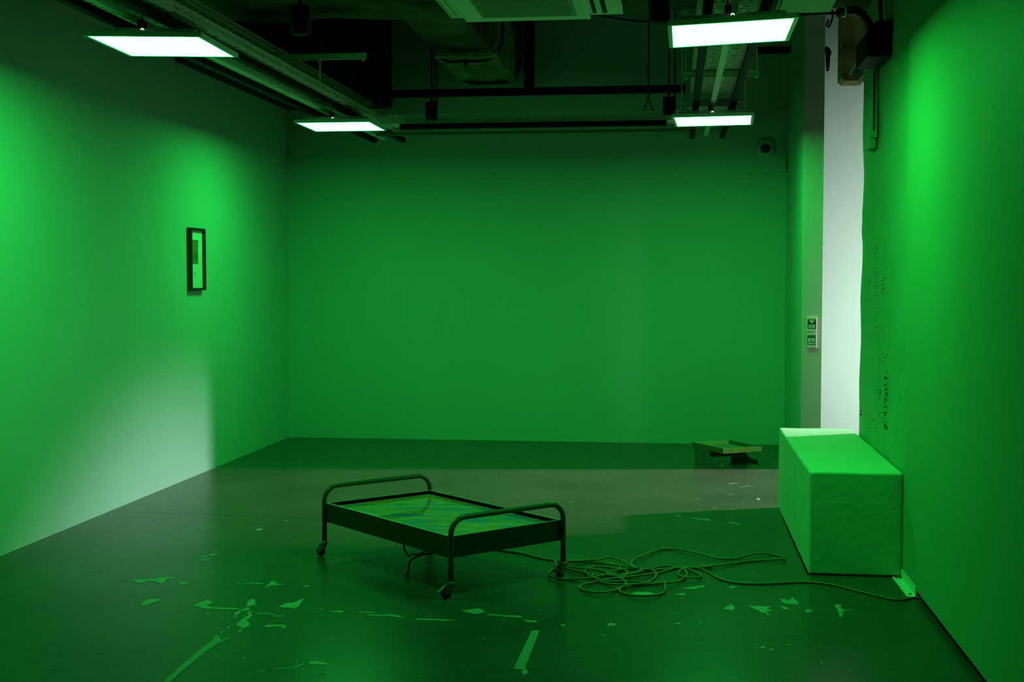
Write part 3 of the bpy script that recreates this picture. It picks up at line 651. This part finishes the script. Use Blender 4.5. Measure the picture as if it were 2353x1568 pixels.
MB().obox(tp(0, .012, .112), dd*(LT-.012), ww*(WT-.024), up*.006).build('tabletop', mat('table_top', (.18, .26, .22), .4), tb)
MB().obox(tp(.215, .012, .05), dd*.012, ww*(WT-.024), up*.065).build('stretcher', M_brown, tb)
for a, z in ((.012, .132), (LT-.012, .142), (.30, .085)): MB().lathe(tp(a, 0, z), [(.006, 0), (.006, .003)], axis=tuple(-ww), n=10).build('screw', M_black, tb)

# ------------------------------------------------------------------ marks on the floor
def chipset(polys, name, m_, parent, h=.0008):
    b = MB()
    for pl in polys:
        base = [Vector((*onz(x, y).xy, 0)) for x, y in pl]; pts = []
        for i, p in enumerate(base):
            q = base[(i+1) % len(base)]; e = q-p; nrm = Vector((-e.y, e.x, 0))
            if e.length > .012:
                for k in range(4): pts.append(p+e*(k/4)+(nrm*random.uniform(-.07, .07) if k else Vector()))
            else: pts.append(p)
        b.prism([p+up*.0002 for p in pts], up*h)
    return b.build(name, m_, parent)
A = lambda L: [(220+x/3.752, 1150+y/3.752) for x, y in L]
Bq = lambda L: [(1200+x/2.0408, 1300+y/2.0408) for x, y in L]
Cq = lambda L: [(x/1.961, 1200+y/1.961) for x, y in L]
Dq = lambda L: [(1550+x/8.254, 1040+y/8.254) for x, y in L]
polys = [A(p) for p in (
 [(200, 693), (340, 688), (470, 680), (610, 668), (690, 662), (680, 672), (620, 680), (590, 705), (565, 722), (530, 708), (480, 698), (440, 695), (400, 715), (355, 710), (310, 696)],
 [(390, 905), (400, 880), (440, 860), (510, 850), (565, 858), (550, 868), (480, 890), (420, 912)], [(890, 520), (905, 508), (945, 512), (965, 515), (955, 522)], [(965, 515), (990, 490), (1035, 468), (1030, 458), (960, 478), (912, 500), (920, 506), (970, 484), (1010, 470), (985, 488), (960, 505)],
 [(1200, 1070), (1260, 1030), (1340, 955), (1345, 1000), (1300, 1040), (1330, 1080), (1270, 1110), (1240, 1090)],
 [(1150, 1040), (1240, 955), (1360, 850), (1380, 870), (1375, 905), (1300, 920), (1335, 945), (1250, 960), (1170, 1030)],
 [(820, 920), (900, 880), (960, 860), (1020, 885), (950, 905), (1000, 925), (1240, 935), (1240, 943), (950, 937), (860, 917)],
 [(1465, 755), (1500, 710), (1540, 685), (1535, 705), (1570, 705), (1540, 720), (1650, 732), (1510, 735)],
 [(1575, 920), (1640, 890), (1720, 880), (1800, 845), (1720, 935), (1660, 930)],
 [(1450, 1100), (1470, 1078), (1620, 1075), (1645, 1100), (1600, 1112), (1615, 1088), (1530, 1090)],
 [(1840, 1392), (1890, 1388), (1990, 1402), (2000, 1420), (1850, 1418)], [(1400, 1480), (1740, 1430), (1800, 1405), (1795, 1418), (1740, 1440), (1400, 1488)], [(1900, 1522), (2026, 1480), (2026, 1490)],
 [(1125, 1105), (1150, 1082), (1155, 1095), (1135, 1110)], [(1060, 1165), (1080, 1135), (1110, 1125), (1090, 1145)], [(1080, 1212), (1155, 1183), (1150, 1195), (1090, 1220)], [(1220, 1140), (1230, 1120), (1265, 1115), (1260, 1135)],
 [(1375, 990), (1410, 970), (1510, 975), (1560, 1000), (1640, 993), (1600, 1006), (1550, 1005), (1500, 982), (1420, 978)], [(1865, 940), (1960, 935), (1950, 944)], [(1205, 718), (1240, 710), (1235, 722)], [(1270, 720), (1440, 716), (1440, 722), (1280, 725)], [(1255, 690), (1300, 685), (1295, 694)], [(1785, 740), (1830, 735), (1850, 744), (1800, 748)],
 [(285, 888), (340, 878), (300, 895)], [(710, 722), (740, 708), (820, 712), (760, 728)], [(1370, 258), (1432, 240), (1435, 258), (1400, 262)], [(940, 985), (975, 975), (985, 982), (955, 990)], [(1265, 1375), (1285, 1355), (1290, 1362), (1275, 1378)], [(1620, 177), (1655, 175), (1650, 181)],
 [(0, 835), (30, 822), (35, 826), (5, 838)], [(180, 1018), (200, 1010), (212, 1016), (195, 1022)], [(90, 1172), (125, 1166), (130, 1174), (105, 1180)], [(15, 1312), (80, 1310), (75, 1316)])]
polys += [Bq(p) for p in ([(1050, 188), (1170, 192), (1150, 205), (1180, 212), (1140, 215), (1165, 240), (1110, 212)], [(1200, 155), (1250, 165), (1270, 148), (1295, 185), (1230, 178)], [(945, 203), (975, 180), (1000, 200), (990, 212), (960, 208)], [(1462, 182), (1495, 184), (1500, 208), (1560, 212), (1502, 215), (1500, 242), (1482, 242), (1480, 210)],
 [(745, 108), (860, 92), (850, 102), (800, 112)], [(700, 137), (762, 130), (765, 141)], [(970, 98), (1020, 98), (975, 110)], [(510, 135), (525, 125), (600, 127), (640, 137), (560, 143)], [(0, 255), (70, 260), (65, 268), (20, 264)], [(1210, 190), (1240, 195), (1250, 208), (1225, 206)], [(1325, 215), (1340, 205), (1365, 214), (1340, 224)], [(1115, 382), (1130, 378), (1140, 386), (1125, 391)], [(1155, 395), (1170, 390), (1180, 396), (1165, 401)], [(1240, 374), (1255, 370), (1258, 379)], [(1080, 372), (1110, 372), (1108, 377)], [(362, 327), (390, 323), (385, 332)], [(398, 275), (415, 270), (438, 275), (435, 283), (405, 286)], [(180, 278), (195, 276), (205, 281), (190, 286)], [(820, 262), (840, 266), (842, 272)], [(1390, 460), (1410, 458), (1412, 465)], [(1485, 488), (1540, 486), (1540, 491)], [(705, 274), (745, 268), (740, 276)], [(0, 492), (20, 488), (30, 500), (5, 520)])]
polys += [Cq(p) for p in ([(2080, 398), (2160, 390), (2190, 405), (2145, 418)], [(1600, 408), (1680, 405), (1700, 412)], [(1640, 420), (1770, 418), (1820, 428), (1700, 424)], [(1860, 438), (2070, 440), (2000, 447), (1880, 442)], [(2190, 415), (2353, 425), (2350, 432), (2200, 420)], [(1480, 402), (1550, 402), (1540, 410)])]
polys += [Dq(p) for p in ([(290, 1248), (360, 1240), (440, 1255), (560, 1265), (640, 1262), (680, 1290), (680, 1305), (450, 1270), (330, 1252)], [(1010, 1330), (1090, 1325), (1250, 1355), (1245, 1368), (1060, 1345)], [(0, 1205), (60, 1195), (130, 1210), (0, 1220)], [(1020, 598), (1190, 578), (1200, 583), (1040, 604)], [(1225, 655), (1430, 630), (1440, 636), (1240, 660)], [(320, 888), (470, 885), (465, 892)], [(1555, 895), (1570, 870), (1590, 860), (1630, 890), (1620, 905), (1575, 915)], [(1030, 810), (1060, 796), (1090, 800)], [(700, 1048), (790, 1052), (740, 1060)], [(1075, 1095), (1110, 1070), (1115, 1078), (1085, 1102)], [(1270, 968), (1305, 972), (1300, 980)])]
co = chipset(polys, 'paint_chips', M_chip, flo); co['kind'] = 'stuff'; co['label'] = 'pale patches where the dark floor coating has chipped off'
# fine scattered specks and scratches, real slivers
sp = MB()
for _ in range(520):
    x = random.uniform(-3.7, 1.1); y = random.uniform(4.9, 12.2)
    if x > .7 and y > 6.9: continue
    a = random.gauss(.15, .7); big = random.random()
    l = random.uniform(.006, .02) if big < .8 else random.uniform(.03, .11); wd = l*random.uniform(.25, .6) if big < .8 else random.uniform(.0012, .003)
    c, s_ = math.cos(a), math.sin(a)
    pts = [(x+c*p*l/2-s_*q*wd/2, y+s_*p*l/2+c*q*wd/2, .0002) for p, q in ((-1, 0), (-.3, -1), (.6, -.7), (1, .1), (.2, 1))]
    sp.prism(pts, (0, 0, .0006))
so = sp.build('floor_specks', M_chip, flo); so['kind'] = 'stuff'; so['label'] = 'scattered pale specks and scratches in the floor coating'
def strip(px, name, label):
    pts = [Vector((*onz(x, y).xy, .0003)) for x, y in px]; return tag(MB().prism(pts, up*.001).build(name, M_tape), label, 'tape')
strip(A([(580, 1568), (640, 1568), (800, 1430), (960, 1300), (1080, 1220), (1072, 1185), (1040, 1160), (1015, 1180), (1005, 1210), (900, 1290), (740, 1420)]), 'floor_tape', 'pale worn tape line running diagonally at the bottom left of the floor')
strip([(1222, 1450), (1240, 1450), (1205, 1540), (1180, 1538)], 'floor_tape', 'short straight piece of pale tape at the bottom centre of the floor')
